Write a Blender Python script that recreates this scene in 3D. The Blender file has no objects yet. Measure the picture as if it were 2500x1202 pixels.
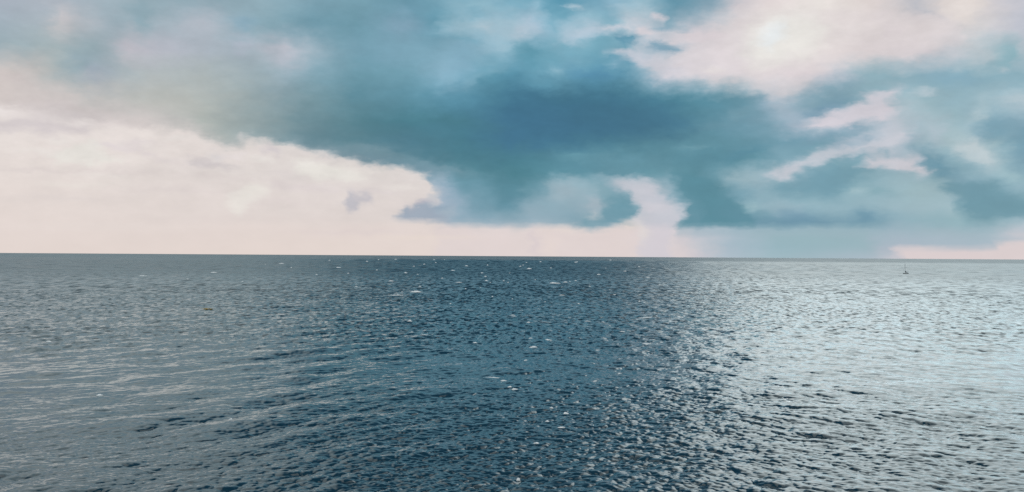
import bpy, bmesh, math, random
import numpy as np
from mathutils import Vector, Matrix

R = math.radians
sc = bpy.context.scene
COL = sc.collection
rnd = random.Random(7)
rng = np.random.default_rng(11)

# ------------------------------------------------------------------ camera
F = 2400.0            # focal length in pixels of the 2500 px wide photograph
XC, YH = 1250.0, 625.5
CAM_H = 25.0
cam_d = bpy.data.cameras.new('camera')
cam_d.sensor_width = 36.0
cam_d.lens = 36.0 * F / 2500.0
cam_d.clip_start = 0.5
cam_d.clip_end = 400000.0
cam = bpy.data.objects.new('camera', cam_d)
COL.objects.link(cam)
cam.matrix_world = (Matrix.Translation((0, 0, CAM_H)) @ Matrix.Rotation(R(90) + math.atan((YH - 601) / F), 4, 'X')
                    @ Matrix.Rotation(R(0.37), 4, 'Z'))
sc.camera = cam

# ------------------------------------------------------------------ render look
sc.view_settings.view_transform = 'Standard'
sc.view_settings.look = 'None'
sc.view_settings.exposure = 0.0
sc.view_settings.gamma = 1.0
sc.view_settings.use_curve_mapping = False
sc.render.engine = 'CYCLES'
sc.cycles.max_bounces = 5
sc.cycles.glossy_bounces = 3
sc.cycles.diffuse_bounces = 1
sc.cycles.use_denoising = False
sc.cycles.sample_clamp_indirect = 6.0

SUN_AZ, SUN_EL = R(37.0), R(18.0)

# ------------------------------------------------------------------ node helpers
class NT:
    def __init__(self, tree):
        self.t = tree
        tree.nodes.clear()
    def n(self, kind, **kw):
        nd = self.t.nodes.new(kind)
        for k, v in kw.items():
            setattr(nd, k, v)
        return nd
    def put(self, sock, v):
        if v is None:
            return
        if hasattr(v, 'is_output') or isinstance(v, bpy.types.NodeSocket):
            self.t.links.new(v, sock)
        else:
            sock.default_value = v
    def math(self, op, a, b=None, c=None, clamp=False):
        nd = self.n('ShaderNodeMath', operation=op, use_clamp=clamp)
        for i, v in enumerate((a, b, c)):
            self.put(nd.inputs[i], v)
        return nd.outputs[0]
    def vmath(self, op, a, b=None, s=None):
        nd = self.n('ShaderNodeVectorMath', operation=op)
        self.put(nd.inputs[0], a)
        self.put(nd.inputs[1], b)
        if s is not None:
            self.put(nd.inputs['Scale'], s)
        return nd.outputs['Value'] if op in ('LENGTH', 'DOT_PRODUCT') else nd.outputs['Vector']
    def comb(self, x, y, z):
        nd = self.n('ShaderNodeCombineXYZ')
        for i, v in enumerate((x, y, z)):
            self.put(nd.inputs[i], v)
        return nd.outputs[0]
    def sep(self, v):
        nd = self.n('ShaderNodeSeparateXYZ')
        self.put(nd.inputs[0], v)
        return nd.outputs
    def rng(self, v, a, b, c=0.0, d=1.0, smooth=False):
        nd = self.n('ShaderNodeMapRange', interpolation_type='SMOOTHSTEP' if smooth else 'LINEAR')
        for i, x in enumerate((v, a, b, c, d)):
            self.put(nd.inputs[i], x)
        return nd.outputs[0]
    def noise(self, vec, scale, detail=4.0, rough=0.5, col=False, lac=2.0):
        nd = self.n('ShaderNodeTexNoise')
        self.put(nd.inputs['Vector'], vec)
        nd.inputs['Scale'].default_value = scale
        nd.inputs['Detail'].default_value = detail
        nd.inputs['Roughness'].default_value = rough
        nd.inputs['Lacunarity'].default_value = lac
        return nd.outputs['Color'] if col else nd.outputs[0]
    def mix(self, f, a, b, blend='MIX'):
        nd = self.n('ShaderNodeMix', data_type='RGBA', blend_type=blend)
        nd.clamp_factor = True
        self.put(nd.inputs[0], f)
        self.put(nd.inputs[6], a)
        self.put(nd.inputs[7], b)
        return nd.outputs[2]

def lin(c):
    c = np.asarray(c, float) / 255.0
    return np.where(c <= 0.04045, c / 12.92, ((c + 0.055) / 1.055) ** 2.4)

# ------------------------------------------------------------------ sky: where the clouds are
# rows of cloud brightness and tint: height in the frame -> list of (x, r, g, b)
LB = (226, 216, 212)
SKY = {
 0: [(0,170,178,190),(125,172,180,190),(250,160,178,188),(340,146,168,178),(500,145,170,182),(625,148,176,188),(750,128,166,182),(875,120,162,178),(1000,105,155,175),(1100,130,176,195),(1200,135,180,200),(1300,112,168,190),(1375,88,155,182),(1500,140,180,200),(1570,150,185,200),(1640,100,155,178),(1740,135,165,182),(1800,205,200,205),(1875,222,212,212),(2000,228,222,218),(2125,222,212,210),(2250,192,193,200),(2310,220,212,210),(2375,222,214,210),(2440,200,198,204),(2500,186,190,202)],
 60: [(0,160,175,185),(100,168,180,188),(135,200,196,198),(180,182,186,192),(250,165,180,190),(340,148,172,182),(400,165,180,190),(500,172,182,192),(625,140,170,182),(750,115,158,175),(875,112,158,175),(980,128,165,185),(1060,100,158,180),(1125,150,185,200),(1250,165,192,206),(1300,178,196,212),(1340,130,178,198),(1420,165,192,206),(1480,120,172,192),(1520,175,195,208),(1560,205,206,214),(1625,140,172,188),(1680,200,200,208),(1750,212,208,212),(1875,232,227,223),(2000,230,226,220),(2125,220,214,212),(2250,212,206,206),(2375,208,206,208),(2500,186,191,203)],
 120: [(0,156,174,182),(125,165,180,184),(200,150,172,180),(250,160,176,184),(310,192,190,198),(375,182,184,194),(500,170,180,190),(600,160,176,186),(660,178,184,194),(700,190,194,204),(750,162,182,194),(820,128,166,182),(875,118,162,180),(1000,122,166,184),(1125,130,172,192),(1230,155,190,206),(1285,98,160,182),(1340,120,172,192),(1400,135,180,198),(1450,115,170,190),(1530,110,165,186),(1560,180,196,208),(1625,165,185,200),(1680,205,205,212),(1750,216,210,214),(1875,230,228,225),(2000,229,222,218),(2125,214,206,208),(2250,205,200,205),(2330,190,196,204),(2375,178,192,200),(2460,140,178,190),(2500,172,188,198)],
 180: [(0,206,198,195),(80,198,194,192),(125,180,186,186),(190,150,170,178),(230,160,172,184),(300,172,182,186),(375,178,186,188),(500,172,182,184),(625,160,178,186),(700,158,180,192),(750,140,172,186),(875,110,158,175),(1000,114,162,180),(1080,138,178,198),(1130,120,170,192),(1180,98,158,180),(1250,92,156,182),(1340,112,168,190),(1450,92,156,185),(1520,100,158,182),(1580,160,186,202),(1625,206,206,216),(1750,216,211,216),(1875,224,216,218),(1990,214,206,212),(2050,178,190,202),(2125,145,178,190),(2250,132,170,186),(2375,135,172,186),(2500,130,170,186)],
 240: [(0,209,200,197),(125,205,198,196),(250,190,190,188),(375,184,187,184),(500,175,182,180),(600,158,172,174),(680,138,160,168),(750,122,154,164),(875,100,147,163),(1000,96,150,170),(1125,90,150,175),(1200,76,136,162),(1250,68,129,156),(1375,63,121,148),(1500,63,123,148),(1625,75,138,160),(1750,90,146,166),(1830,108,154,172),(1880,150,175,192),(1910,165,184,198),(1960,132,166,182),(2050,118,158,175),(2125,132,168,182),(2200,162,185,195),(2250,150,180,190),(2330,142,175,188),(2420,150,180,192),(2500,178,196,205)],
 300: [(0,212,203,202),(125,208,200,202),(250,214,205,204),(350,210,202,200),(420,192,190,188),(500,174,181,177),(560,160,172,172),(625,145,162,165),(750,112,144,154),(875,86,134,148),(1000,75,132,150),(1125,72,130,152),(1250,66,122,157),(1375,64,118,150),(1500,66,122,150),(1625,75,132,150),(1750,92,144,164),(1875,128,166,184),(1940,165,180,195),(2000,175,188,200),(2100,160,180,192),(2170,190,196,206),(2230,180,192,202),(2290,160,185,194),(2340,155,184,194),(2390,130,168,185),(2500,116,158,178)],
 340: [(0,225,218,215),(300,222,214,212),(460,214,206,204),(540,172,180,178),(620,150,168,172),(750,108,142,154),(875,92,136,150),(1000,78,130,150),(1125,72,130,150),(1250,66,122,154),(1375,68,126,153),(1500,76,133,152),(1625,88,142,160),(1750,95,148,166),(1875,106,152,170),(1950,110,156,175),(2040,125,160,180),(2130,138,168,186),(2200,180,192,204),(2250,150,178,190),(2330,165,190,198),(2390,185,200,206),(2430,150,180,190),(2500,110,155,176)],
 385: [(0,228,220,215),(600,200,196,198),(750,160,172,180),(875,125,150,162),(1000,92,138,155),(1125,76,132,150),(1250,72,130,150),(1375,86,142,162),(1500,98,150,168),(1625,92,146,164),(1750,88,144,163),(1850,95,150,168),(1900,130,168,184),(2000,130,168,182),(2080,120,164,180),(2160,160,182,194),(2230,170,186,198),(2280,112,156,176),(2330,140,176,190),(2420,180,198,206),(2460,140,175,188),(2500,115,158,178)],
 420: [(0,228,220,215),(1000,140,162,175),(1050,120,154,170),(1125,90,142,158),(1250,75,134,150),(1375,90,146,164),(1500,98,150,168),(1600,100,152,168),(1700,90,145,162),(1750,105,155,172),(1830,150,180,192),(1920,160,182,194),(1990,115,160,178),(2080,115,160,176),(2140,135,172,186),(2230,150,180,192),(2290,130,168,182),(2330,120,162,180),(2420,150,182,194),(2500,135,172,186)],
 455: [(0,227,218,214),(1040,160,178,192),(1080,148,174,192),(1125,112,158,176),(1200,90,145,162),(1270,85,140,157),(1330,120,162,178),(1380,150,178,190),(1440,135,172,185),(1500,130,168,182),(1600,140,170,184),(1650,92,146,164),(1740,86,142,160),(1800,125,166,182),(1860,140,174,188),(1950,118,162,178),(2030,112,158,175),(2080,140,176,188),(2160,148,180,192),(2250,155,184,192),(2310,150,180,190),(2360,112,156,176),(2420,110,156,174),(2500,142,176,190)],
 500: [(0,226,216,212),(1050,170,182,198),(1100,155,176,193),(1180,118,160,177),(1250,100,150,170),(1290,130,168,184),(1375,140,172,186),(1440,158,180,192),(1490,115,160,176),(1540,108,156,172),(1660,125,165,182),(1720,90,146,163),(1790,100,150,170),(1850,140,176,190),(1960,148,180,192),(2080,146,179,192),(2200,155,184,195),(2330,158,186,196),(2370,108,156,172),(2500,98,150,168)],
 538: [(0,226,215,211),(1060,165,180,195),(1125,145,172,188),(1250,152,176,190),(1330,148,174,188),(1420,128,164,180),(1500,122,162,180),(1540,130,165,182),(1660,112,156,172),(1750,85,142,160),(1850,110,155,174),(1960,106,152,174),(2050,128,166,182),(2110,112,156,176),(2200,142,176,190),(2330,142,178,189),(2400,128,168,182),(2460,150,180,192),(2500,168,188,200)],
 562: [(0,226,214,212),(1060,222,210,210),(1125,216,206,208),(1250,222,210,212),(1440,216,208,210),(1640,214,205,209),(1700,192,196,206),(1800,168,188,200),(1900,152,181,191),(2100,148,179,189),(2180,156,178,192),(2280,162,184,196),(2400,160,184,196),(2500,190,196,206)],
 598: [(0,226,215,210),(600,226,213,208),(800,228,214,206),(1100,224,210,206),(1250,226,212,208),(1440,228,218,212),(1640,219,207,208),(1700,200,200,206),(1790,168,187,200),(1900,150,180,191),(2120,152,180,190),(2180,172,184,198),(2500,165,185,198)],
 625: [(0,226,214,208),(600,228,215,206),(1000,229,216,206),(1440,229,219,213),(1640,222,210,210),(1700,206,202,208),(1790,172,190,202),(1900,158,184,194),(2120,170,186,198),(2200,200,198,206),(2500,210,203,208)],
}
# cloud edges, streaks and small clouds: (outline, colour, feather, strength)
SHAPES = [
 # bright clear band below the left end of the big cloud
 ([(-800,250),(0,262),(60,280),(150,288),(230,302),(330,312),(450,328),(520,350),(560,364),(600,346),(700,358),(800,374),(900,398),(1000,412),(1045,432),(1060,470),(1062,500),(1050,540),(1100,552),(1250,556),(1340,552),(1375,550),(1440,566),(1500,552),(1546,530),(1552,556),(1660,554),(1640,640),(-800,640)], 'LB', 9, 0.9),
 ([(1546,555),(1500,558),(1440,570),(1340,560),(1060,556),(1060,640),(1640,640),(1655,560)], (223,211,210), 6, 0.8),
 ([(-800,292),(0,296),(100,292),(190,305),(220,322),(120,332),(0,330),(-800,335)], (209,201,203), 9, 0.75),
 ([(-400,262),(0,270),(60,282),(150,289),(230,304),(290,318),(230,312),(150,296),(40,288),(-400,285)], (230,223,221), 4, 0.8),
 ([(445,396),(490,386),(540,398),(590,412),(545,416),(480,408)], (206,199,200), 5, 0.85),
 ([(625,366),(650,360),(680,372),(690,382),(640,380)], (204,197,202), 5, 0.7),
 ([(200,345),(245,350),(255,395),(300,405),(250,412),(150,405),(120,380),(180,372)], (229,227,220), 8, 0.7),
 ([(720,395),(800,400),(880,425),(900,445),(800,440),(720,425)], (233,230,223), 10, 0.8),
 ([(560,475),(600,455),(650,460),(640,490),(600,510),(570,530),(550,500)], (232,228,221), 8, 0.75),
 ([(640,440),(760,452),(830,472),(760,474),(660,462)], (217,207,207), 7, 0.6),
 ([(840,500),(850,470),(866,474),(872,486),(888,470),(894,482),(884,500),(876,512),(862,520),(845,522)], (184,184,193), 7, 0.8),
 ([(966,538),(974,520),(990,504),(1010,508),(1018,492),(1040,486),(1044,500),(1060,502),(1082,505),(1070,520),(1090,540),(1020,539)], (156,170,186), 5, 0.95),
 # bright gap in the rain cloud
 ([(1478,448),(1500,432),(1545,432),(1590,440),(1620,468),(1640,492),(1668,500),(1672,520),(1655,545),(1640,640),(1552,640),(1550,535),(1556,515),(1534,492),(1526,470),(1505,462)], (209,205,213), 11, 0.85),
 ([(1500,470),(1525,468),(1532,492),(1552,510),(1548,530),(1520,540),(1440,560),(1400,552),(1440,520),(1480,500)], (112,158,175), 7, 0.7),
 ([(1350,432),(1420,432),(1450,455),(1440,480),(1400,490),(1345,480),(1335,455)], (152,178,190), 10, 0.6),
 ([(1440,482),(1468,488),(1475,505),(1455,528),(1435,530),(1440,510)], (170,185,196), 6, 0.6),
 ([(1612,418),(1690,424),(1735,440),(1775,465),(1820,500),(1842,550),(1690,552),(1664,548),(1678,520),(1672,500),(1650,470)], (88,145,163), 8, 0.85),
 # sunlit break above, edge against the dark bank
 ([(1650,186),(1760,204),(1840,222),(1890,246),(1930,232),(1985,196),(2040,158),(2140,138),(2240,128),(2250,112),(2350,100),(2360,70),(2330,30),(2200,20),(1900,20),(1800,40),(1640,120),(1560,150),(1580,170)], (222,213,215), 15, 0.55),
 ([(1810,130),(1830,70),(1880,30),(1960,25),(2010,60),(1990,120),(1900,150),(1840,160)], (232,230,225), 30, 0.9),
 ([(1845,100),(1870,60),(1920,52),(1910,85),(1870,118)], (233,238,240), 16, 0.9),
 ([(1420,62),(1480,52),(1530,40),(1550,60),(1480,80),(1400,110),(1360,110),(1400,80)], (188,200,214), 9, 0.6),
 ([(1545,55),(1580,62),(1600,75),(1700,62),(1760,70),(1770,88),(1640,92),(1570,88)], (220,211,215), 6, 0.8),
 ([(1592,32),(1612,28),(1622,40),(1608,52),(1590,44)], (216,208,214), 4, 0.85),
 ([(1505,80),(1555,82),(1562,100),(1530,110),(1505,95)], (92,152,178), 6, 0.85),
 ([(1585,95),(1640,98),(1660,118),(1620,124),(1585,110)], (122,162,184), 7, 0.8),
 ([(1590,56),(1630,52),(1640,62),(1600,66)], (140,170,188), 4, 0.7),
 ([(1255,110),(1290,108),(1305,130),(1290,150),(1262,145)], (95,158,180), 9, 0.6),
 ([(1480,125),(1560,128),(1620,150),(1680,165),(1640,180),(1560,160)], (208,208,218), 8, 0.55),
 ([(1485,140),(1530,146),(1550,158),(1500,158)], (105,162,188), 5, 0.7),
 ([(1590,186),(1620,188),(1610,196),(1590,194)], (208,206,216), 4, 0.6),
 ([(1130,195),(1165,178),(1200,165),(1230,168),(1180,185),(1140,215)], (142,182,200), 8, 0.5),
 ([(1250,220),(1350,240),(1500,235),(1640,262),(1700,300),(1640,330),(1500,345),(1300,350),(1230,330),(1220,270)], (64,120,152), 35, 0.7),
 ([(660,150),(690,115),(705,125),(700,150),(690,170),(660,172)], (188,192,203), 15, 0.5),
 ([(118,22),(140,35),(152,58),(140,60),(125,45)], (196,194,198), 10, 0.55),
 ([(305,62),(320,65),(338,92),(322,92)], (196,192,199), 12, 0.5),
 ([(285,110),(330,112),(370,128),(330,136),(290,125)], (190,188,197), 15, 0.35),
 ([(150,130),(200,125),(230,150),(215,178),(175,165)], (148,168,178), 12, 0.6),
 # streaks on the right
 ([(1955,294),(2030,268),(2101,242),(2160,216),(2202,208),(2190,222),(2178,236),(2160,250),(2206,268),(2170,286),(2061,306),(1981,308)], (210,204,212), 9, 0.9),
 ([(2215,226),(2250,210),(2275,214),(2290,226),(2250,224)], (188,200,208), 5, 0.7),
 ([(1866,434),(1911,394),(1999,366),(2029,353),(2122,340),(2195,312),(2230,300),(2218,337),(2177,362),(2067,370),(2018,390),(1950,410),(1891,438)], (200,202,211), 9, 0.85),
 ([(2088,400),(2136,376),(2190,371),(2221,378),(2238,366),(2250,352),(2255,362),(2246,392),(2272,414),(2262,432),(2235,412),(2204,400)], (205,203,211), 6, 0.9),
 ([(2155,366),(2185,361),(2188,369),(2160,370)], (125,166,182), 2.5, 0.8),
 ([(2210,330),(2250,325),(2242,352),(2212,362)], (148,175,190), 6, 0.6),
 ([(1880,452),(1960,424),(2040,402),(2110,404),(2075,440),(2040,470),(1960,472),(1900,468)], (112,158,176), 12, 0.7),
 ([(2240,350),(2262,345),(2275,380),(2330,410),(2300,425),(2262,396)], (112,157,176), 6, 0.7),
 ([(2330,346),(2375,335),(2408,352),(2428,385),(2400,395),(2340,370)], (190,204,210), 8, 0.8),
 ([(2292,440),(2340,438),(2420,436),(2470,470),(2540,505),(2800,520),(2800,535),(2500,522),(2380,526),(2352,512),(2352,488),(2315,462)], (104,153,171), 7, 0.8),
 ([(1660,552),(1750,554),(1900,552),(2050,550),(2200,548),(2300,548),(2300,572),(1650,572)], (158,182,194), 4, 0.45),
 ([(1850,505),(1900,480),(1950,490),(1960,520),(1900,525)], (156,182,194), 9, 0.5),
 ([(2185,598),(2240,596),(2330,600),(2430,600),(2455,586),(2500,578),(3000,570),(3000,660),(2215,660),(2195,625)], (219,207,208), 5, 0.95),
 ([(2440,568),(2500,562),(3000,560),(3000,580),(2500,574)], (205,202,208), 5, 0.7),
]

# soft billows and wisps: (x, y, half width, half height, tilt in degrees, colour, strength)
PUFFS = [
 (980,60,45,18,0,(135,170,190),.5),(1090,68,40,12,-8,(160,190,205),.7),(1185,70,26,7,18,(184,200,210),.7),(1125,90,28,7,0,(108,166,188),.6),
 (1150,108,22,7,0,(116,170,192),.6),(1180,12,60,12,0,(150,190,205),.6),(1160,35,25,8,0,(112,168,190),.6),(1100,160,60,25,-5,(140,180,200),.5),
 (960,130,70,30,0,(128,168,188),.4),(1085,200,34,14,-25,(138,182,202),.6),(860,235,30,16,0,(90,142,160),.5),(740,300,50,12,5,(108,142,153),.5),
 (480,58,45,20,-10,(178,184,194),.6),(592,56,30,18,0,(132,168,188),.6),(592,112,25,22,0,(180,184,198),.6),(334,34,22,32,0,(138,166,178),.5),
 (1400,13,17,6,10,(200,210,218),.8),(1315,28,10,25,0,(165,196,212),.6),(1268,80,24,14,-20,(184,200,213),.8),(1400,78,62,16,-10,(184,200,214),.6),
 (1482,68,26,7,-10,(206,210,219),.8),(1525,58,14,16,20,(212,213,219),.8),(1540,24,45,10,10,(178,200,211),.6),(1448,38,40,8,-8,(150,190,206),.6),
 (1370,34,24,10,0,(90,160,185),.5),(1500,52,30,5,0,(128,182,200),.6),(1395,126,28,9,0,(108,168,190),.6),(1340,142,28,10,0,(104,166,188),.6),
 (1345,174,16,8,0,(155,190,206),.7),(1540,134,40,9,8,(208,207,217),.7),(1500,160,24,5,12,(165,192,208),.7),(1450,182,60,12,8,(86,148,184),.6),
 (1330,212,42,10,5,(98,160,185),.6),(1705,156,80,12,8,(222,216,221),.6),(1742,165,24,6,5,(230,224,222),.8),(1650,172,40,8,5,(208,208,217),.6),
 (1500,275,130,32,0,(64,119,146),.5),(1800,276,38,9,-22,(118,158,174),.7),(1780,300,60,8,-8,(106,150,168),.6),(1400,384,38,8,0,(106,158,173),.6),
 (1690,358,44,6,-4,(112,160,175),.7),(1540,392,90,9,4,(100,152,170),.6),(1825,366,44,8,-16,(84,142,165),.7),(1370,470,32,26,0,(160,180,191),.6),
 (1452,492,20,11,30,(164,182,193),.7),(1445,526,16,11,0,(178,190,197),.8),(1280,522,34,24,-30,(150,174,188),.7),(1832,500,20,11,0,(164,192,199),.7),
 (1800,472,30,10,0,(116,162,180),.6),(1815,436,45,11,-6,(160,186,196),.7),(2110,522,32,14,0,(104,152,176),.8),(1930,520,26,16,0,(116,157,180),.7),
 (2145,460,38,9,4,(126,168,181),.7),(2085,464,26,5,-5,(168,192,199),.7),(2200,438,62,20,5,(154,183,193),.6),(2420,310,30,22,0,(108,156,177),.6),
 (2485,335,30,20,0,(110,158,179),.6),(2462,420,30,13,30,(154,186,195),.7),(2352,400,26,9,20,(130,170,185),.7),(2292,400,32,10,40,(100,151,173),.8),
 (2440,492,36,12,25,(102,151,169),.7),(2030,225,66,14,-22,(120,160,177),.6),(2008,262,50,11,-20,(110,150,174),.8),(2330,185,66,18,3,(126,167,187),.7),
 (2470,128,16,18,0,(132,176,189),.8),(2402,132,20,16,0,(188,197,204),.7),(2452,160,16,7,0,(178,192,200),.7),(2262,18,44,9,28,(184,187,196),.7),
 (2345,26,26,20,0,(227,219,215),.8),(2180,66,10,14,0,(208,199,204),.6),(2390,272,14,36,38,(178,197,204),.7),(2245,300,26,14,0,(152,180,193),.5),
 (2292,318,20,30,20,(178,192,204),.6),(2330,270,20,16,0,(146,178,188),.6),(2150,238,30,9,-15,(196,198,207),.6),(2100,330,70,6,-14,(196,198,208),.6),
 (2060,318,90,7,-14,(126,160,180),.6),(1990,350,80,8,-17,(112,158,175),.6),(1800,520,60,14,6,(96,148,168),.5),(1960,536,100,9,0,(106,150,174),.6),
 (1310,592,10,34,0,(214,203,206),.6),(1345,600,16,30,0,(230,216,210),.5),(1565,560,10,30,0,(230,222,215),.6),(1620,520,34,5,-3,(198,200,209),.6),
 (1600,482,26,4,-3,(190,196,208),.6),(1630,452,20,30,-25,(158,182,195),.7),(1500,436,44,10,0,(172,188,199),.6),(1560,446,40,7,4,(192,198,208),.5),(1590,505,46,6,-2,(216,210,216),.6),(1690,520,16,30,-20,(112,156,174),.5),(1655,508,10,14,0,(196,200,208),.6),(1130,430,50,12,10,(100,146,162),.5),
 (1075,410,60,9,14,(128,160,174),.6),(930,372,70,8,14,(130,158,168),.5),(1095,520,24,8,-20,(170,182,193),.6),(1078,512,18,6,0,(142,164,182),.7),
 (1010,510,10,9,0,(188,186,196),.5),(1035,490,16,5,-5,(190,182,192),.6),(880,484,10,8,0,(196,190,198),.5),(300,365,60,5,6,(216,207,211),.6),
 (360,385,80,5,14,(216,207,210),.5),(380,368,50,4,6,(228,221,217),.5),(140,350,30,6,0,(230,227,222),.6),(240,395,80,7,0,(230,226,220),.5),
 (200,455,90,6,0,(230,224,217),.5),(520,432,80,6,4,(219,209,207),.5),(700,430,40,5,8,(216,208,208),.5),(790,460,50,4,8,(218,209,210),.5),
 (860,415,70,6,6,(233,228,221),.5),(590,340,16,5,0,(214,209,208),.6),(560,380,30,5,10,(228,220,220),.7),(530,385,14,5,0,(206,208,214),.6),
 (90,420,120,4,2,(217,207,205),.6),(330,430,110,4,3,(218,208,206),.6),(250,440,60,3,3,(233,230,225),.6),(420,470,120,6,2,(219,209,207),.6),(120,490,140,7,0,(219,210,207),.5),(640,395,50,4,8,(232,228,223),.7),(430,345,60,4,8,(231,226,222),.6),(330,350,40,4,4,(212,204,208),.6),(700,500,90,7,2,(220,210,208),.5),(900,470,50,5,0,(218,209,210),.5),(980,460,40,5,5,(230,224,219),.6),(600,540,200,9,0,(221,210,206),.5),(250,560,220,8,0,(229,219,214),.5),(880,570,140,8,0,(219,207,206),.5),(1040,580,120,6,0,(230,217,208),.5),(100,380,60,5,2,(232,228,223),.6),(780,380,50,3,8,(222,214,213),.6),(1225,470,26,60,-32,(88,142,160),.55),(1180,500,30,40,0,(120,160,178),.4),(1330,505,60,30,0,(148,174,187),.4),(1500,458,30,14,35,(126,166,182),.5),(1520,500,18,26,-30,(104,154,172),.5),(1545,515,9,12,0,(108,156,174),.6),(1068,470,14,40,0,(168,182,196),.5),(1010,524,34,10,0,(164,174,188),.5),(30,205,60,10,12,(204,194,193),.5),(150,262,110,12,10,(206,196,194),.4),(430,262,90,20,8,(186,187,181),.4),(250,150,60,16,20,(154,172,180),.5),
 (1100,300,120,14,4,(74,132,146),.4),(1000,330,90,10,8,(82,132,148),.4),(1250,400,60,14,-10,(70,128,146),.4),(1180,480,24,40,-20,(112,158,176),.4),
 (2240,580,120,10,2,(164,184,197),.5),(2320,560,90,5,10,(156,180,192),.5),(2480,566,50,6,8,(186,194,204),.5),(1960,590,90,24,0,(150,181,190),.4),
]

def sky_raster():
    step = 5.0
    xs = np.arange(-900, 3400, step)
    ys = np.arange(-20, 660, step)
    keys = sorted(SKY)
    rows = []
    for k in keys:
        a = np.array(SKY[k], float)
        rows.append(np.stack([np.interp(xs, a[:, 0], a[:, 1 + c]) for c in range(3)], 1))
    rows = np.array(rows)
    img = np.zeros((len(ys), len(xs), 3))
    for j, y in enumerate(ys):
        yy = min(max(y, keys[0]), keys[-1])
        i = min(max(int(np.searchsorted(keys, yy, 'right')) - 1, 0), len(keys) - 2)
        t = (yy - keys[i]) / (keys[i + 1] - keys[i])
        img[j] = rows[i] * (1 - t) + rows[i + 1] * t
    X, Y = np.meshgrid(xs, ys)
    for poly, colr, feather, strength in SHAPES:
        P = np.array(poly, float)
        Q = np.roll(P, -1, 0)
        inside = np.zeros(X.shape, bool)
        d2 = np.full(X.shape, 1e12)
        for (x0, y0), (x1, y1) in zip(P, Q):
            ex, ey = x1 - x0, y1 - y0
            t = np.clip(((X - x0) * ex + (Y - y0) * ey) / (ex * ex + ey * ey + 1e-9), 0, 1)
            d2 = np.minimum(d2, (X - x0 - t * ex) ** 2 + (Y - y0 - t * ey) ** 2)
            if y0 != y1:
                c = ((y0 > Y) != (y1 > Y)) & (X < ex * (Y - y0) / ey + x0)
                inside ^= c
        sd = np.where(inside, 1, -1) * np.sqrt(d2)
        m = np.clip(sd / (2 * feather) + 0.5, 0, 1)
        m = (m * m * (3 - 2 * m) * strength)[..., None]
        if colr == 'LB':
            yy = np.clip((Y - 300) / 325, 0, 1)[..., None]
            colr = np.array((229, 221, 217)) * (1 - yy) + np.array((227, 214, 208)) * yy
        img = img * (1 - m) + np.asarray(colr, float) * m
    for x, y, a, b, tilt, colr, strength in PUFFS:
        c_, s_ = math.cos(R(tilt)), math.sin(R(tilt))
        u = ((X - x) * c_ + (Y - y) * s_) / a
        v = (-(X - x) * s_ + (Y - y) * c_) / b
        m = (np.exp(-(u * u + v * v) ** 1.3 * 0.75) * strength)[..., None]
        img = img * (1 - m) + np.asarray(colr, float) * m
    grey = img.mean(2, keepdims=True)
    deep = np.clip((150 - img[..., :1]) / 80, 0, 1)       # the thick rain cloud is a little greyer than the thin one
    img = img + (grey - img) * 0.10 * deep
    img *= 1 - 0.04 * deep
    return xs, ys, img

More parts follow.
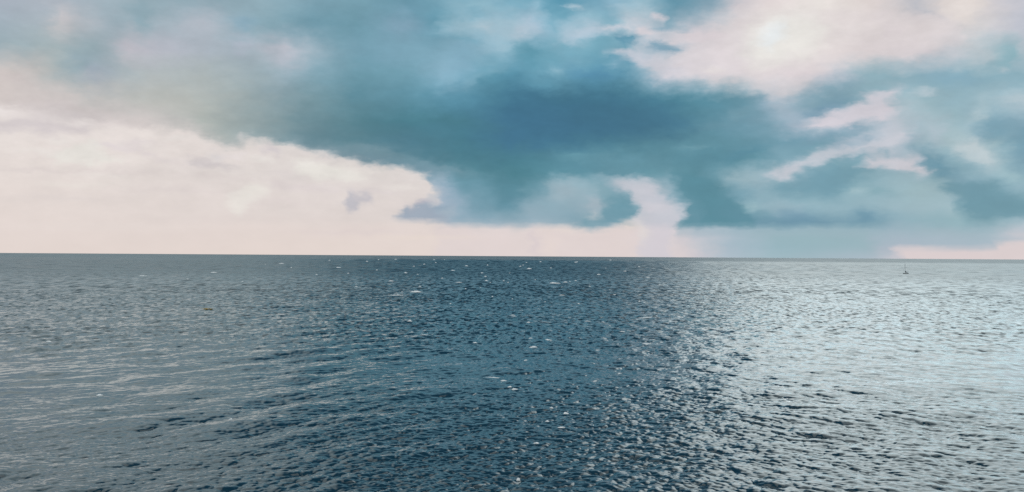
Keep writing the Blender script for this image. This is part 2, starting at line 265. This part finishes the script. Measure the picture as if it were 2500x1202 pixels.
def build_world():
    w = bpy.data.worlds.new('World')
    sc.world = w
    w.use_nodes = True
    g = NT(w.node_tree)
    tc = g.n('ShaderNodeTexCoord')
    d = tc.outputs['Generated']
    dx, dy, dz = g.sep(d)
    # wisps: bend the cloud edges with turbulence
    dn = g.comb(dx, dy, g.math('MULTIPLY', dz, 2.1))
    w1 = g.noise(dn, 12.0, 7.0, 0.56, col=True)
    w2 = g.noise(dn, 55.0, 4.0, 0.5, col=True)
    w3 = g.noise(dn, 170.0, 3.0, 0.6, col=True)
    s1, s2, s3 = g.sep(w1), g.sep(w2), g.sep(w3)
    az3 = g.math('MULTIPLY', g.math('SUBTRACT', s3[0], 0.5), 0.004)
    el3 = g.math('MULTIPLY', g.math('SUBTRACT', s3[1], 0.5), 0.003)
    az = g.math('ARCTAN2', dx, dy)
    el = g.math('ARCSINE', dz)
    az = g.math('ADD', az, g.math('ADD', g.math('MULTIPLY', g.math('SUBTRACT', s1[0], 0.5), 0.023),
                                   g.math('MULTIPLY', g.math('SUBTRACT', s2[0], 0.5), 0.023)))
    az = g.math('ADD', az, az3)
    # the air just above the sea stays level
    lo = g.rng(el, 0.0, 0.09, 0.12, 1.0)
    el = g.math('ADD', el, g.math('MULTIPLY', lo, g.math('ADD', g.math('MULTIPLY', g.math('SUBTRACT', s1[1], 0.5), 0.014),
                                   g.math('MULTIPLY', g.math('SUBTRACT', s2[1], 0.5), 0.016))))
    el = g.math('ADD', el, g.math('MULTIPLY', lo, el3))
    # rows of cloud colour by elevation, stops by azimuth
    xs, ys, img = sky_raster()
    els = [-0.3] + [math.degrees(math.atan((YH - y_) / F)) for y_ in list(range(621, 340, -10)) + list(range(328, -12, -13))] + [17.0, 20.0, 26.0]
    segs = [(-31.0 + 12.4 * i, -18.6 + 12.4 * i) for i in range(5)]
    def look(a, e):
        a, e = R(a), R(max(e, 0.0))
        x = XC + F * math.tan(a)
        y = YH - F * math.tan(e) / math.cos(a)
        i = min(max((x - xs[0]) / (xs[1] - xs[0]), 0), len(xs) - 1.001)
        j = min(max((y - ys[0]) / (ys[1] - ys[0]), 0), len(ys) - 1.001)
        i0, j0 = int(i), int(j)
        fi, fj = i - i0, j - j0
        c = (img[j0, i0] * (1 - fi) + img[j0, i0 + 1] * fi) * (1 - fj) + (img[j0 + 1, i0] * (1 - fi) + img[j0 + 1, i0 + 1] * fi) * fj
        return lin(c)
    wts = []
    for j in range(1, len(els)):
        wts.append(g.rng(el, R(els[j - 1]), R(els[j])))
    def row_group(e):
        """one elevation: azimuth in, cloud colour out"""
        gt = bpy.data.node_groups.new('cloud row', 'ShaderNodeTree')
        gt.interface.new_socket('Azimuth', in_out='INPUT', socket_type='NodeSocketFloat')
        gt.interface.new_socket('Color', in_out='OUTPUT', socket_type='NodeSocketColor')
        q = NT(gt)
        gi = q.n('NodeGroupInput')
        go = q.n('NodeGroupOutput')
        outs = []
        n = 32
        for a0, a1 in segs:
            cr = q.n('ShaderNodeValToRGB')
            ramp = cr.color_ramp
            for k in range(n):
                a = a0 + (a1 - a0) * k / (n - 1)
                if e > 15.5:      # above the frame: the same clouds go on, softer
                    sp = (e - 14.5) * 1.1
                    v = np.mean([look(a + u * sp, 11.8 + 0.9 * p) for u in (-1, -.5, 0, .5, 1) for p in (0, 1, 2)], 0)
                else:
                    v = look(a, e)
                if k in (0, n - 1):
                    el_ = ramp.elements[0 if k == 0 else len(ramp.elements) - 1]
                else:
                    el_ = ramp.elements.new(k / (n - 1))
                el_.color = (*v, 1.0)
            q.put(cr.inputs[0], q.rng(gi.outputs[0], R(a0), R(a1)))
            outs.append(cr.outputs[0])
        c = outs[0]
        for u in range(1, len(segs)):
            c = q.mix(q.math('GREATER_THAN', gi.outputs[0], R(segs[u][0])), c, outs[u])
        q.put(go.inputs[0], c)
        return gt
    c = None
    for j, e in enumerate(els):
        gn_ = g.n('ShaderNodeGroup')
        gn_.node_tree = row_group(e)
        g.put(gn_.inputs[0], az)
        c = gn_.outputs[0] if c is None else g.mix(wts[j - 1], c, gn_.outputs[0])
    # unseen dome cloud: darkened ahead, brightened at flanks and back to light sea and foam
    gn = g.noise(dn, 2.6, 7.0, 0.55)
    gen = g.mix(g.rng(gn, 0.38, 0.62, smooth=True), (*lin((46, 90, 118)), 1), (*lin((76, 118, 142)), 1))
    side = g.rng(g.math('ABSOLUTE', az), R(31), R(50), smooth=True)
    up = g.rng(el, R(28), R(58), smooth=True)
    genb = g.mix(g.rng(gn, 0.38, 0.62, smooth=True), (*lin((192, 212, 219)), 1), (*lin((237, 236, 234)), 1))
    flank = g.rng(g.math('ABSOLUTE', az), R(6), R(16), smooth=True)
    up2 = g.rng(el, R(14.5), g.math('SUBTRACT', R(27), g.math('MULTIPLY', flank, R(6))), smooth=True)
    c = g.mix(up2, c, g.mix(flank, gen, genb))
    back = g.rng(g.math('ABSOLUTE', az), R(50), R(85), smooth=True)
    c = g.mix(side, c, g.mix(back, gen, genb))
    # fine cloud texture
    t1 = g.noise(dn, 34.0, 8.0, 0.62)
    t0 = g.noise(dn, 9.5, 4.0, 0.5)
    amp = g.rng(el, R(1.0), R(5.0), 0.25, 1.0)
    tex = g.math('ADD', g.math('MULTIPLY', g.math('SUBTRACT', t1, 0.5), 0.30), g.math('MULTIPLY', g.math('SUBTRACT', t0, 0.5), 0.22))
    tex = g.math('ADD', 1.0, g.math('MULTIPLY', tex, amp))
    c = g.vmath('SCALE', c, s=tex)
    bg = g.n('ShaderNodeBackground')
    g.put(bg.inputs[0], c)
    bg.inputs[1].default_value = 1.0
    sky = g.n('ShaderNodeTexSky', sky_type='NISHITA')
    sky.sun_disc = False
    sky.sun_elevation = SUN_EL
    sky.sun_rotation = SUN_AZ
    sky.dust_density = 2.0
    bs = g.n('ShaderNodeBackground')
    g.put(bs.inputs[0], sky.outputs[0])
    bs.inputs[1].default_value = 0.05
    ms = g.n('ShaderNodeMixShader')
    ms.inputs[0].default_value = 0.985        # cloud cover
    g.t.links.new(bs.outputs[0], ms.inputs[1])
    g.t.links.new(bg.outputs[0], ms.inputs[2])
    out = g.n('ShaderNodeOutputWorld')
    g.t.links.new(ms.outputs[0], out.inputs[0])
    w.cycles.sampling_method = 'MANUAL'
    w.cycles.sample_map_resolution = 512
build_world()

sun_d = bpy.data.lights.new('sun', 'SUN')
sun_d.energy = 0.5
sun_d.angle = R(52)
sun_d.color = (1.0, 0.98, 0.95)
sun = bpy.data.objects.new('sun', sun_d)
COL.objects.link(sun)
sd = Vector((math.sin(SUN_AZ) * math.cos(SUN_EL), math.cos(SUN_AZ) * math.cos(SUN_EL), math.sin(SUN_EL)))
sun.rotation_euler = sd.to_track_quat('Z', 'Y').to_euler()

# ------------------------------------------------------------------ object helpers
def link(name, me, mat=None, parent=None, smooth=True):
    o = bpy.data.objects.new(name, me)
    COL.objects.link(o)
    if mat:
        me.materials.append(mat)
    if parent:
        o.parent = parent
    if smooth:
        me.polygons.foreach_set('use_smooth', [True] * len(me.polygons))
    return o

def simple_mat(name, col, rough=0.5, bump=0.0, scale=4.0, var=0.15):
    m = bpy.data.materials.new(name)
    m.use_nodes = True
    g = NT(m.node_tree)
    tc = g.n('ShaderNodeTexCoord')
    nz = g.noise(tc.outputs['Object'], scale, 5.0, 0.6)
    p = g.n('ShaderNodeBsdfPrincipled')
    a = tuple(x * (1 - var) for x in col)
    b = tuple(min(1, x * (1 + var)) for x in col)
    g.put(p.inputs['Base Color'], g.mix(nz, (*a, 1), (*b, 1)))
    p.inputs['Roughness'].default_value = rough
    if bump:
        bn = g.n('ShaderNodeBump')
        bn.inputs['Strength'].default_value = bump
        g.put(bn.inputs['Height'], nz)
        g.put(p.inputs['Normal'], bn.outputs[0])
    o = g.n('ShaderNodeOutputMaterial')
    g.t.links.new(p.outputs[0], o.inputs[0])
    return m

# ------------------------------------------------------------------ water
def sstep(x, a, b):
    t = np.clip((x - a) / (b - a), 0, 1)
    return t * t * (3 - 2 * t)

class Band:
    """one octave group of sea waves on a periodic tile, sampled anywhere"""
    def __init__(self, L, N, lmin, lmax, rms_slope, theta, spread, seed, peak=None):
        r = np.random.default_rng(seed)
        k1 = np.fft.fftfreq(N, L / N) * 2 * np.pi
        KX, KY = np.meshgrid(k1, k1)
        K = np.hypot(KX, KY)
        K[0, 0] = 1
        lam = 2 * np.pi / K
        S = K ** -4.0
        if peak:
            S = np.exp(-((np.log(lam / peak)) / 0.22) ** 2) * K ** -2
        S *= sstep(lam, lmin * 0.8, lmin * 1.25) * (1 - sstep(lam, lmax * 0.8, lmax * 1.25))
        S[0, 0] = 0
        ang = np.arctan2(KY, KX) - theta
        D = np.abs(np.cos(ang / 2)) ** spread + 0.04
        A = np.sqrt(S * D) * (r.normal(size=K.shape) + 1j * r.normal(size=K.shape))
        s = np.sqrt((np.fft.ifft2(1j * KX * A).real ** 2 + np.fft.ifft2(1j * KY * A).real ** 2).mean())
        A *= rms_slope / s
        self.L, self.N = L, N
        self.f = np.stack([np.fft.ifft2(A).real, np.fft.ifft2(-1j * KX / K * A).real, np.fft.ifft2(-1j * KY / K * A).real], -1).astype(np.float32)
    def at(self, x, y):
        u = (x / self.L * self.N) % self.N
        v = (y / self.L * self.N) % self.N
        i, j = u.astype(int) % self.N, v.astype(int) % self.N
        fu, fv = (u - np.floor(u))[..., None], (v - np.floor(v))[..., None]
        i1, j1 = (i + 1) % self.N, (j + 1) % self.N
        f = self.f
        return (f[j, i] * (1 - fu) + f[j, i1] * fu) * (1 - fv) + (f[j1, i] * (1 - fu) + f[j1, i1] * fu) * fv

TOC = -math.pi / 2     # waves run towards the camera
BANDS = {
 'long':  Band(463, 512, 9, 45, 0.025, TOC + 0.1, 20, 1),
 'left':  Band(311, 512, 7, 30, 0.065, R(-35), 40, 2, peak=14),
 'right': Band(277, 512, 6, 26, 0.060, R(12 + 180), 40, 3, peak=11),
 'mid_a':   Band(151, 768, 1.1, 5, 0.135, TOC + 0.75, 24, 4),
 'mid_b':   Band(163, 768, 1.3, 5, 0.105, TOC - 0.65, 26, 14),
 'fine_a':  Band(67, 1024, 0.5, 1.7, 0.145, TOC + 0.6, 14, 5),
 'fine_b':  Band(71, 1024, 0.5, 1.7, 0.145, TOC - 0.5, 16, 15),
 'gust':  Band(1900, 256, 90, 400, 1.0, 0.4, 0, 6),
}

def wave(x, y):
    r = np.hypot(x, y)
    gust = BANDS['gust'].at(x, y)[..., 0]
    gust = np.clip(gust / BANDS['gust'].f[..., 0].std(), -2, 2)
    out = BANDS['long'].at(x, y) * (1 - sstep(r, 700, 1400))[..., None]
    out += BANDS['left'].at(x, y) * ((1 - sstep(r, 500, 1000)) * (0.15 + 0.85 * (1 - sstep(x, -35, 15))))[..., None]
    out += BANDS['right'].at(x, y) * ((1 - sstep(r, 450, 900)) * (0.1 + 0.9 * sstep(x, 5, 45)))[..., None]
    turn = sstep(x, -45, 55)             # two crossing seas, one ruling each side
    for side, wt in (('a', np.sqrt(1 - turn)), ('b', np.sqrt(turn))):
        out += BANDS['mid_' + side].at(x, y) * (wt * (1 - sstep(r, 500, 1200)) * (1 + 0.28 * gust))[..., None]
    for side, wt in (('a', np.sqrt(1 - turn)), ('b', np.sqrt(turn))):
        out += BANDS['fine_' + side].at(x, y) * (wt * (1 - sstep(r, 190, 460)) * (1 + 0.32 * gust))[..., None]
    return out

t_lin = np.linspace(0.262, 0.0018, 860)
rad = np.concatenate([[2.0, 12.0, 25.0, 38.0, 50.0, 62.0, 74.0, 84.0, 91.0], CAM_H / t_lin, np.geomspace(15500, 160000, 14)])
rad = np.unique(rad)
fine = np.linspace(R(-30), R(30), 1300)
wide = np.linspace(R(30), R(330), 150)[1:-1]
azs = np.concatenate([fine, wide])
NR, NA = len(rad), len(azs)
RR, AA = np.meshgrid(rad, azs, indexing='ij')
GX, GY = RR * np.sin(AA), RR * np.cos(AA)
D = wave(GX, GY)
CH = 1.75
PX, PY, PZ = GX + CH * D[..., 1], GY + CH * D[..., 2], D[..., 0]
verts = np.stack([PX, PY, PZ], -1).reshape(-1, 3)
verts = np.concatenate([verts, [[0, 0, 0]]]).astype(np.float32)
ii = np.arange(NR - 1)[:, None]
jj = np.arange(NA)[None, :]
j2 = (jj + 1) % NA
quads = np.stack([ii * NA + jj, ii * NA + j2, (ii + 1) * NA + j2, (ii + 1) * NA + jj], -1).reshape(-1, 4)
tri = np.stack([np.full(NA, NR * NA), (np.arange(NA) + 1) % NA, np.arange(NA)], -1)
nq = len(quads)
me = bpy.data.meshes.new('water')
me.vertices.add(len(verts))
me.vertices.foreach_set('co', verts.ravel())
loops = np.concatenate([quads.ravel(), tri.ravel()]).astype(np.int32)
me.loops.add(len(loops))
me.loops.foreach_set('vertex_index', loops)
starts = np.concatenate([np.arange(nq) * 4, nq * 4 + np.arange(NA) * 3]).astype(np.int32)
me.polygons.add(len(starts))
me.polygons.foreach_set('loop_start', starts)
me.polygons.foreach_set('use_smooth', np.ones(len(starts), bool))
me.update(calc_edges=True)

def water_material():
    m = bpy.data.materials.new('sea water')
    m.use_nodes = True
    g = NT(m.node_tree)
    geo = g.n('ShaderNodeNewGeometry')
    P = geo.outputs['Position']
    px, py, pz = g.sep(P)
    r = g.vmath('LENGTH', g.comb(px, py, 0.0))
    # ripples: slopes taken from noise, so that they stay at their real steepness however far they are
    def field(sx, sy, detail=1.0, col=True):
        v = g.comb(g.math('MULTIPLY', px, sx), g.math('MULTIPLY', py, sy), 0.0)
        return g.noise(v, 1.0, detail, 0.5, col=col)
    def slopes(sx, sy, detail, amp):
        return g.vmath('SCALE', g.vmath('SUBTRACT', field(sx, sy, detail), (0.5, 0.5, 0.5)), s=amp)
    def window(a0, a1, b0=None, b1=None):
        w_ = g.rng(r, a0, a1, smooth=True)
        if b0:
            w_ = g.math('MULTIPLY', w_, g.rng(r, b0, b1, 1.0, 0.0, smooth=True))
        return w_
    patch = g.noise(g.comb(g.math('MULTIPLY', px, 0.6), py, 0.0), 0.012, 4.0, 0.55)  # cat's paws
    gust = g.rng(patch, 0.3, 0.7, 0.6, 1.35)
    s = slopes(2.4, 3.4, 2.0, g.math('MULTIPLY', g.rng(r, 60, 300, 0.22, 0.10), gust))
    # steep fronts of the waves too far off to be modelled, facing the wind
    front = None
    for (fx, fy, lo_, hi_, w_, amp) in (
            (1 / 2.2, 1 / 4.5, 0.46, 0.66, window(180, 400, 600, 1050), 0.34),
            (1 / 4.5, 1 / 20.0, 0.46, 0.66, window(430, 800, 1200, 2000), 0.34),
            (1 / 11.0, 1 / 90.0, 0.46, 0.66, window(1050, 2000, 3500, 5300), 0.30),
            (1 / 30.0, 1 / 400.0, 0.46, 0.66, window(2900, 5000), 0.18)):
        t_ = g.math('MULTIPLY', g.rng(field(fx, fy, 2.0, False), lo_, hi_, smooth=True), g.math('MULTIPLY', w_, amp))
        front = t_ if front is None else g.math('ADD', front, t_)
        s = g.vmath('ADD', s, slopes(fx * 0.8, fy * 0.8, 1.0, g.math('MULTIPLY', w_, 0.60)))
    # of an unmodelled sea only the faces turned to the open water show; the backs hide behind them
    front = g.math('ADD', g.math('MULTIPLY', front, gust), g.rng(r, 250, 1300, 0.0, 0.085))
    s = g.vmath('ADD', s, g.comb(0.0, g.math('MULTIPLY', front, -1.0), 0.0))
    sx, sy, _ = g.sep(s)
    nrm = g.vmath('NORMALIZE', g.vmath('ADD', geo.outputs['Normal'], g.comb(sx, sy, 0.0)))
    tint = g.noise(g.comb(px, py, 0.0), 0.006, 3.0, 0.5)
    body = g.n('ShaderNodeBsdfDiffuse')
    g.put(body.inputs['Color'], g.mix(tint, (0.001, 0.014, 0.026, 1), (0.002, 0.022, 0.036, 1)))
    shine = g.n('ShaderNodeBsdfGlossy', distribution='GGX')
    shine.inputs['Color'].default_value = (0.85, 0.97, 1.0, 1.0)
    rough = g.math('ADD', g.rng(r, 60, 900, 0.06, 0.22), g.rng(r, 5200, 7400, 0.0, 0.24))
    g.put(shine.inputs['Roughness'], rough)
    g.put(shine.inputs['Normal'], nrm)
    fr = g.n('ShaderNodeFresnel')
    fr.inputs['IOR'].default_value = 1.66
    g.put(fr.inputs['Normal'], nrm)
    # a rough far sea never reaches the mirror's full reflection at grazing angles
    fac = g.math('MINIMUM', fr.outputs[0], g.rng(r, 150, 1500, 0.90, 0.42))
    ms = g.n('ShaderNodeMixShader')
    g.put(ms.inputs[0], fac)
    g.t.links.new(body.outputs[0], ms.inputs[1])
    g.t.links.new(shine.outputs[0], ms.inputs[2])
    o = g.n('ShaderNodeOutputMaterial')
    g.t.links.new(ms.outputs[0], o.inputs[0])
    return m

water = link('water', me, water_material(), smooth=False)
water['kind'] = 'structure'

def ground(x, y):
    """a pixel of the photograph below the horizon -> the point of the sea it shows"""
    c, s = math.cos(R(0.37)), math.sin(R(0.37))
    u, v = (x - XC), (y - 601)
    u, v = u * c + v * s, -u * s + v * c
    v -= (YH - 601)
    Y = CAM_H * F / max(v, 4.0)
    return u / F * Y, Y

def sea_z(x, y):
    return float(wave(np.array([float(x)]), np.array([float(y)]))[0, 0])

# ------------------------------------------------------------------ whitecaps
foam_mat = simple_mat('foam', (0.90, 0.91, 0.91), 0.9, 0.25, 3.0, 0.08)

def whitecap_mesh(seed, W, H, Dp):
    """a torn ridge of foam W wide, H high, Dp deep, its front spilling"""
    r = random.Random(seed)
    nu, nv = 26, 8
    ph = [r.uniform(0, 6.28) for _ in range(6)]
    bend = r.uniform(-0.12, 0.12)
    skew = r.uniform(-0.35, 0.35)
    vs, fs = [], []
    for i in range(nu + 1):
        u = i / nu * 2 - 1
        q = abs(u - skew) / (1 + (skew if u < skew else -skew))
        env = max(0.0, 1 - q ** 1.3)
        env *= 0.8 + 0.2 * math.sin(5.1 * u + ph[0]) * math.cos(8.3 * u + ph[1])
        env = max(env, 0.04)
        off = 0.25 * math.sin(2.6 * u + ph[2]) + 0.10 * math.sin(9 * u + ph[3])
        for j in range(nv + 1):
            v = j / nv * 2 - 1
            z = H * env * max(0.0, 1 - v * v) ** 0.7 * (0.93 + 0.14 * r.random())
            x = u * W / 2
            y = (off + v * (0.25 + 0.75 * env)) * Dp / 2 + bend * u * u * W * 0.5 + r.uniform(-1, 1) * Dp * 0.03
            vs.append((x, y, z + 0.03))
    for i in range(nu):
        for j in range(nv):
            a = i * (nv + 1) + j
            if (i < 3 or i > nu - 4) and r.random() < 0.3:
                continue
            fs.append((a, a + nv + 1, a + nv + 2, a + 1))
    m = bpy.data.meshes.new('whitecap')
    m.from_pydata(vs, [], fs)
    return m

CAPS = [  # (x, y, width px, height px) of whitecaps in the photograph
 (1015,714,22,5),(968,723,34,1.6),(896,639,6,2),(827,654,14,2),(991,667,8,2.5),(955,687,12,2.5),(966,634,6,2),(1010,651,5,2),
 (1036,646,6,1.6),(1064,642,5,1.6),(1106,661,10,1.8),(1139,650,8,2.2),(1177,667,7,2),(1185,676,6,2.4),(1187,686,8,2.4),(1120,690,16,1.6),
 (1025,700,8,2),(1137,706,4,2.4),(1202,725,4,2.4),(1355,692,26,3.4),(1380,690,12,2.4),(1292,657,12,3),(1270,651,6,1.6),(1406,641,8,1.6),
 (1462,671,10,2),(1490,636,6,2),(1406,686,6,1.8),(1526,663,8,2),(1582,678,10,2.4),(1372,722,12,1.6),(1561,736,5,2.4),(1000,785,10,3.6),
 (1035,820,18,1.4),(1252,769,9,2),(1290,789,8,2.6),(1295,826,9,2.2),(1339,831,15,3),(1302,849,17,6),(1435,785,14,1.6),(1472,786,10,1.6),
 (1520,811,12,2),(1575,776,30,2.2),(1580,841,22,2.4),(1160,837,9,2.4),(1284,881,9,2.2),(1200,922,34,2.2),(1230,932,13,3.6),(1244,945,10,3.4),
 (1257,951,14,5),(1382,1011,12,6),(1336,1028,8,3),(1370,1046,16,3),(1309,1082,12,3),(1265,1170,8,8),(1346,998,8,3),(522,666,16,2.2),
 (350,674,24,1.4),(120,834,12,3),(687,644,12,1.8),(773,671,5,2),(458,682,5,2),(565,1025,10,4),(245,967,14,4),(2392,649,9,1.6),
 (1685,853,14,3),(2200,783,8,2),(2258,683,6,1.6),(1100,742,5,1.6),(1412,742,5,1.6),(870,700,7,1.8),(920,660,5,1.6),(1320,640,6,1.5),
 (1240,690,5,1.5),(1440,700,6,1.6),(1345,655,5,1.4),(1080,680,6,1.6),(1560,652,6,1.4),(1190,648,5,1.4),(850,668,6,1.5),(1500,720,7,1.6),
]
for _ in range(28):       # the small flecks in between
    yy_ = 634 + 130 * rnd.random() ** 1.6
    CAPS.append((rnd.gauss(1200, 330), yy_, rnd.uniform(2.5, 5.5), rnd.uniform(1.0, 1.6)))
for k, (x, y, w, h) in enumerate(CAPS):
    X, Y = ground(x, y)
    mpp = Y / F
    CW, CHT = w * mpp * (1.15 if Y > 700 else 1.3), (max(h * 1.1, 2.0) if k < 80 and Y > 420 else h * 1.0 if k < 80 else h * 1.3) * mpp
    Dp = min(max(CHT * 2.2, 0.8), 3.0 + 0.2 * CW)
    zz = max(sea_z(X + q * CW * 0.3, Y) for q in (-1, 0, 1)) if Y < 700 else sea_z(X, Y)
    m = whitecap_mesh(100 + k, CW, CHT, Dp)
    o = link('whitecap', m, foam_mat, water)
    o.location = (X, Y, zz - 0.02)
    o.rotation_euler.z = rnd.uniform(-0.25, 0.25)

# ------------------------------------------------------------------ sailing boat
def boat():
    dark = simple_mat('dark hull paint', (0.02, 0.035, 0.045), 0.35)
    white = simple_mat('white deck', (0.75, 0.76, 0.76), 0.4)
    spar = simple_mat('grey spar metal', (0.06, 0.08, 0.09), 0.4)
    cloth = simple_mat('dark sail cover cloth', (0.03, 0.05, 0.065), 0.85, 0.3, 6)
    glass = simple_mat('dark cabin window', (0.02, 0.03, 0.03), 0.1)
    X, Y = ground(2211, 669)
    root = bpy.data.objects.new('sailboat', None)
    COL.objects.link(root)
    root.location = (X, Y, -0.05)
    root.rotation_euler = (0, R(1.2), R(142))
    root['label'] = 'small dark hulled sailing boat with tall bare mast far out on the right'
    root['category'] = 'sailboat'
    L, B = 8.6, 2.9
    # hull: stations along x
    n, mring = 14, 9
    vs, fs = [], []
    for i in range(n + 1):
        t = i / n
        x = -L / 2 + L * t
        half = B / 2 * (math.sin(math.pi * min(1, (0.18 + 0.82 * (1 - t)) ** 0.75 * 0.94)) ** 0.6 if t > .35 else 0.80 + 0.2 * math.sin(t / .35 * 1.57))
        if t > 0.97: half = 0.03
        sheer = 1.05 + 0.35 * (2 * t - 0.9) ** 2
        draft = -0.55 * math.sin(math.pi * (0.1 + 0.85 * t))
        for j in range(mring):
            a = j / (mring - 1) * math.pi
            cy = -math.cos(a)
            vs.append((x, half * cy * (abs(cy) ** -0.25 if abs(cy) > .05 else 1), sheer - (sheer - draft) * math.sin(a) ** 0.7))
    for i in range(n):
        for j in range(mring - 1):
            a = i * mring + j
            fs.append((a, a + 1, a + mring + 1, a + mring))
    fs.append(tuple(range(mring)))
    m = bpy.data.meshes.new('hull'); m.from_pydata(vs, [], fs)
    link('hull', m, dark, root, False)
    # deck
    dv = []
    for i in range(n + 1):
        dv += [(vs[i * mring][0], vs[i * mring][1] * .98, vs[i * mring][2] - .03), (vs[i * mring][0], -vs[i * mring][1] * .98, vs[i * mring][2] - .03)]
    m = bpy.data.meshes.new('deck'); m.from_pydata(dv, [], [(2 * i, 2 * i + 2, 2 * i + 3, 2 * i + 1) for i in range(n)])
    link('deck', m, white, root, False)
    # cabin
    bm = bmesh.new()
    bmesh.ops.create_cube(bm, size=1)
    for v in bm.verts:
        top = v.co.z > 0
        v.co = Vector((v.co.x * (2.8 if top else 3.6) + 0.3, v.co.y * (1.35 if top else 1.8), 1.05 + (0.75 if top else 0)))
    bmesh.ops.bevel(bm, geom=bm.edges[:], offset=0.1, segments=2, affect='EDGES')
    m = bpy.data.meshes.new('cabin'); bm.to_mesh(m)
    cab = link('cabin', m, white, root, False)
    for s in (-1, 1):
        bm = bmesh.new(); bmesh.ops.create_cube(bm, size=1)
        for v in bm.verts:
            v.co = Vector((v.co.x * 1.8 + 0.4, s * 0.81 + v.co.y * 0.04, 1.42 + v.co.z * 0.2))
        m = bpy.data.meshes.new('window'); bm.to_mesh(m)
        link('window', m, glass, cab, False)
    def tube(name, a, b, r0, r1, mat, parent=root, seg=8):
        a, b = Vector(a), Vector(b)
        q = (b - a).to_track_quat('Z', 'Y')
        bm = bmesh.new()
        bmesh.ops.create_cone(bm, segments=seg, radius1=r0, radius2=r1, depth=(b - a).length, cap_ends=True)
        bmesh.ops.transform(bm, matrix=Matrix.Translation((a + b) / 2) @ q.to_matrix().to_4x4(), verts=bm.verts)
        m = bpy.data.meshes.new(name); bm.to_mesh(m)
        return link(name, m, mat, parent)
    mast = tube('mast', (0.9, 0, 1.2), (0.75, 0, 17.2), 0.20, 0.14, spar)
    tube('spreader', (0.85, -1.0, 9.0), (0.85, 1.0, 9.0), 0.06, 0.06, spar, mast)
    tube('boom', (0.9, 0, 2.5), (-3.4, 0.3, 2.3), 0.14, 0.12, spar)
    # furled mainsail, high at the mast and thin at the boom end
    vs, fs = [], []
    for i in range(11):
        t = i / 10
        x, y = 0.85 - 4.2 * t, 0.3 * t
        h = 2.6 * (1 - t) ** 1.6 + 0.35
        for (dy, dz) in ((-.28, 0), (-.3, .25), (-.1, 1), (.1, 1), (.3, .25), (.28, 0)):
            vs.append((x, y + dy * (1 - .4 * t), 2.45 + dz * h + .05 * math.sin(i * 2.1)))
    for i in range(10):
        for j in range(6):
            a, b = i * 6 + j, i * 6 + (j + 1) % 6
            fs.append((a, b, b + 6, a + 6))
    fs += [(5, 4, 3, 2, 1, 0), tuple(range(60, 66))]
    m = bpy.data.meshes.new('furled_sail'); m.from_pydata(vs, [], fs)
    link('furled_sail', m, cloth, root, False)
    tube('forestay', (4.1, 0, 1.5), (0.8, 0, 16.6), 0.07, 0.05, spar)
    tube('backstay', (-4.1, 0, 1.3), (0.75, 0, 17.1), 0.03, 0.03, spar)
    for s in (-1, 1):
        tube('shroud', (0.6, s * 1.35, 1.2), (0.8, s * 0.1, 15.5), 0.03, 0.03, spar)
boat()

# ------------------------------------------------------------------ floating weed
def weed():
    X, Y = ground(505, 756)
    r = random.Random(5)
    # the matted raft: one low bumpy sheet with a ragged outline
    vs, fs = [(0, 0, 0.12)], []
    nr, na = 6, 40
    out = [1 + .22 * math.sin(3 * a / na * 6.283 + 1) + .13 * math.sin(7 * a / na * 6.283) + r.uniform(-.12, .12) for a in range(na)]
    for i in range(1, nr + 1):
        for a in range(na):
            t = a / na * 2 * math.pi
            k = i / nr * out[a]
            vs.append((2.1 * k * math.cos(t) + .3, .55 * k * math.sin(t), (.10 - .12 * (i / nr) ** 2) + r.uniform(-.04, .07)))
    for a in range(na):
        b = (a + 1) % na
        fs.append((0, 1 + a, 1 + b))
        for i in range(nr - 1):
            fs.append((1 + i * na + a, 1 + (i + 1) * na + a, 1 + (i + 1) * na + b, 1 + i * na + b))
    m = bpy.data.meshes.new('floating_seaweed'); m.from_pydata(vs, [], fs)
    mat = simple_mat('yellow brown weed', (0.65, 0.48, 0.15), 0.6, 0, 3, 0.5)
    o = link('floating_seaweed', m, mat, None, False)
    o.location = (X, Y, sea_z(X, Y))
    o['label'] = 'small yellow brown raft of seaweed floating on the grey water at left'
    o['category'] = 'seaweed'
    vs, fs = [], []
    for k in range(300):
        u = r.gauss(0, 1)
        cx, cy = max(-2.6, min(3.2, u * 1.1 + .3)), r.gauss(0, .35)
        cz = .14 + abs(r.gauss(0, .1)) * (1.5 if u < 0 else .6)
        a, l, w = r.uniform(0, 6.28), r.uniform(.12, .4), r.uniform(.04, .1)
        dx, dy = math.cos(a), math.sin(a)
        b = len(vs)
        vs += [(cx - dx * l, cy - dy * l, cz), (cx + dy * w, cy - dx * w, cz + .05), (cx + dx * l, cy + dy * l, cz + r.uniform(-.05, .15)), (cx - dy * w, cy + dx * w, cz + .03)]
        fs.append((b, b + 1, b + 2, b + 3))
    m = bpy.data.meshes.new('fronds'); m.from_pydata(vs, [], fs)
    f = link('fronds', m, mat, o, False)
    f['kind'] = 'stuff'
weed()
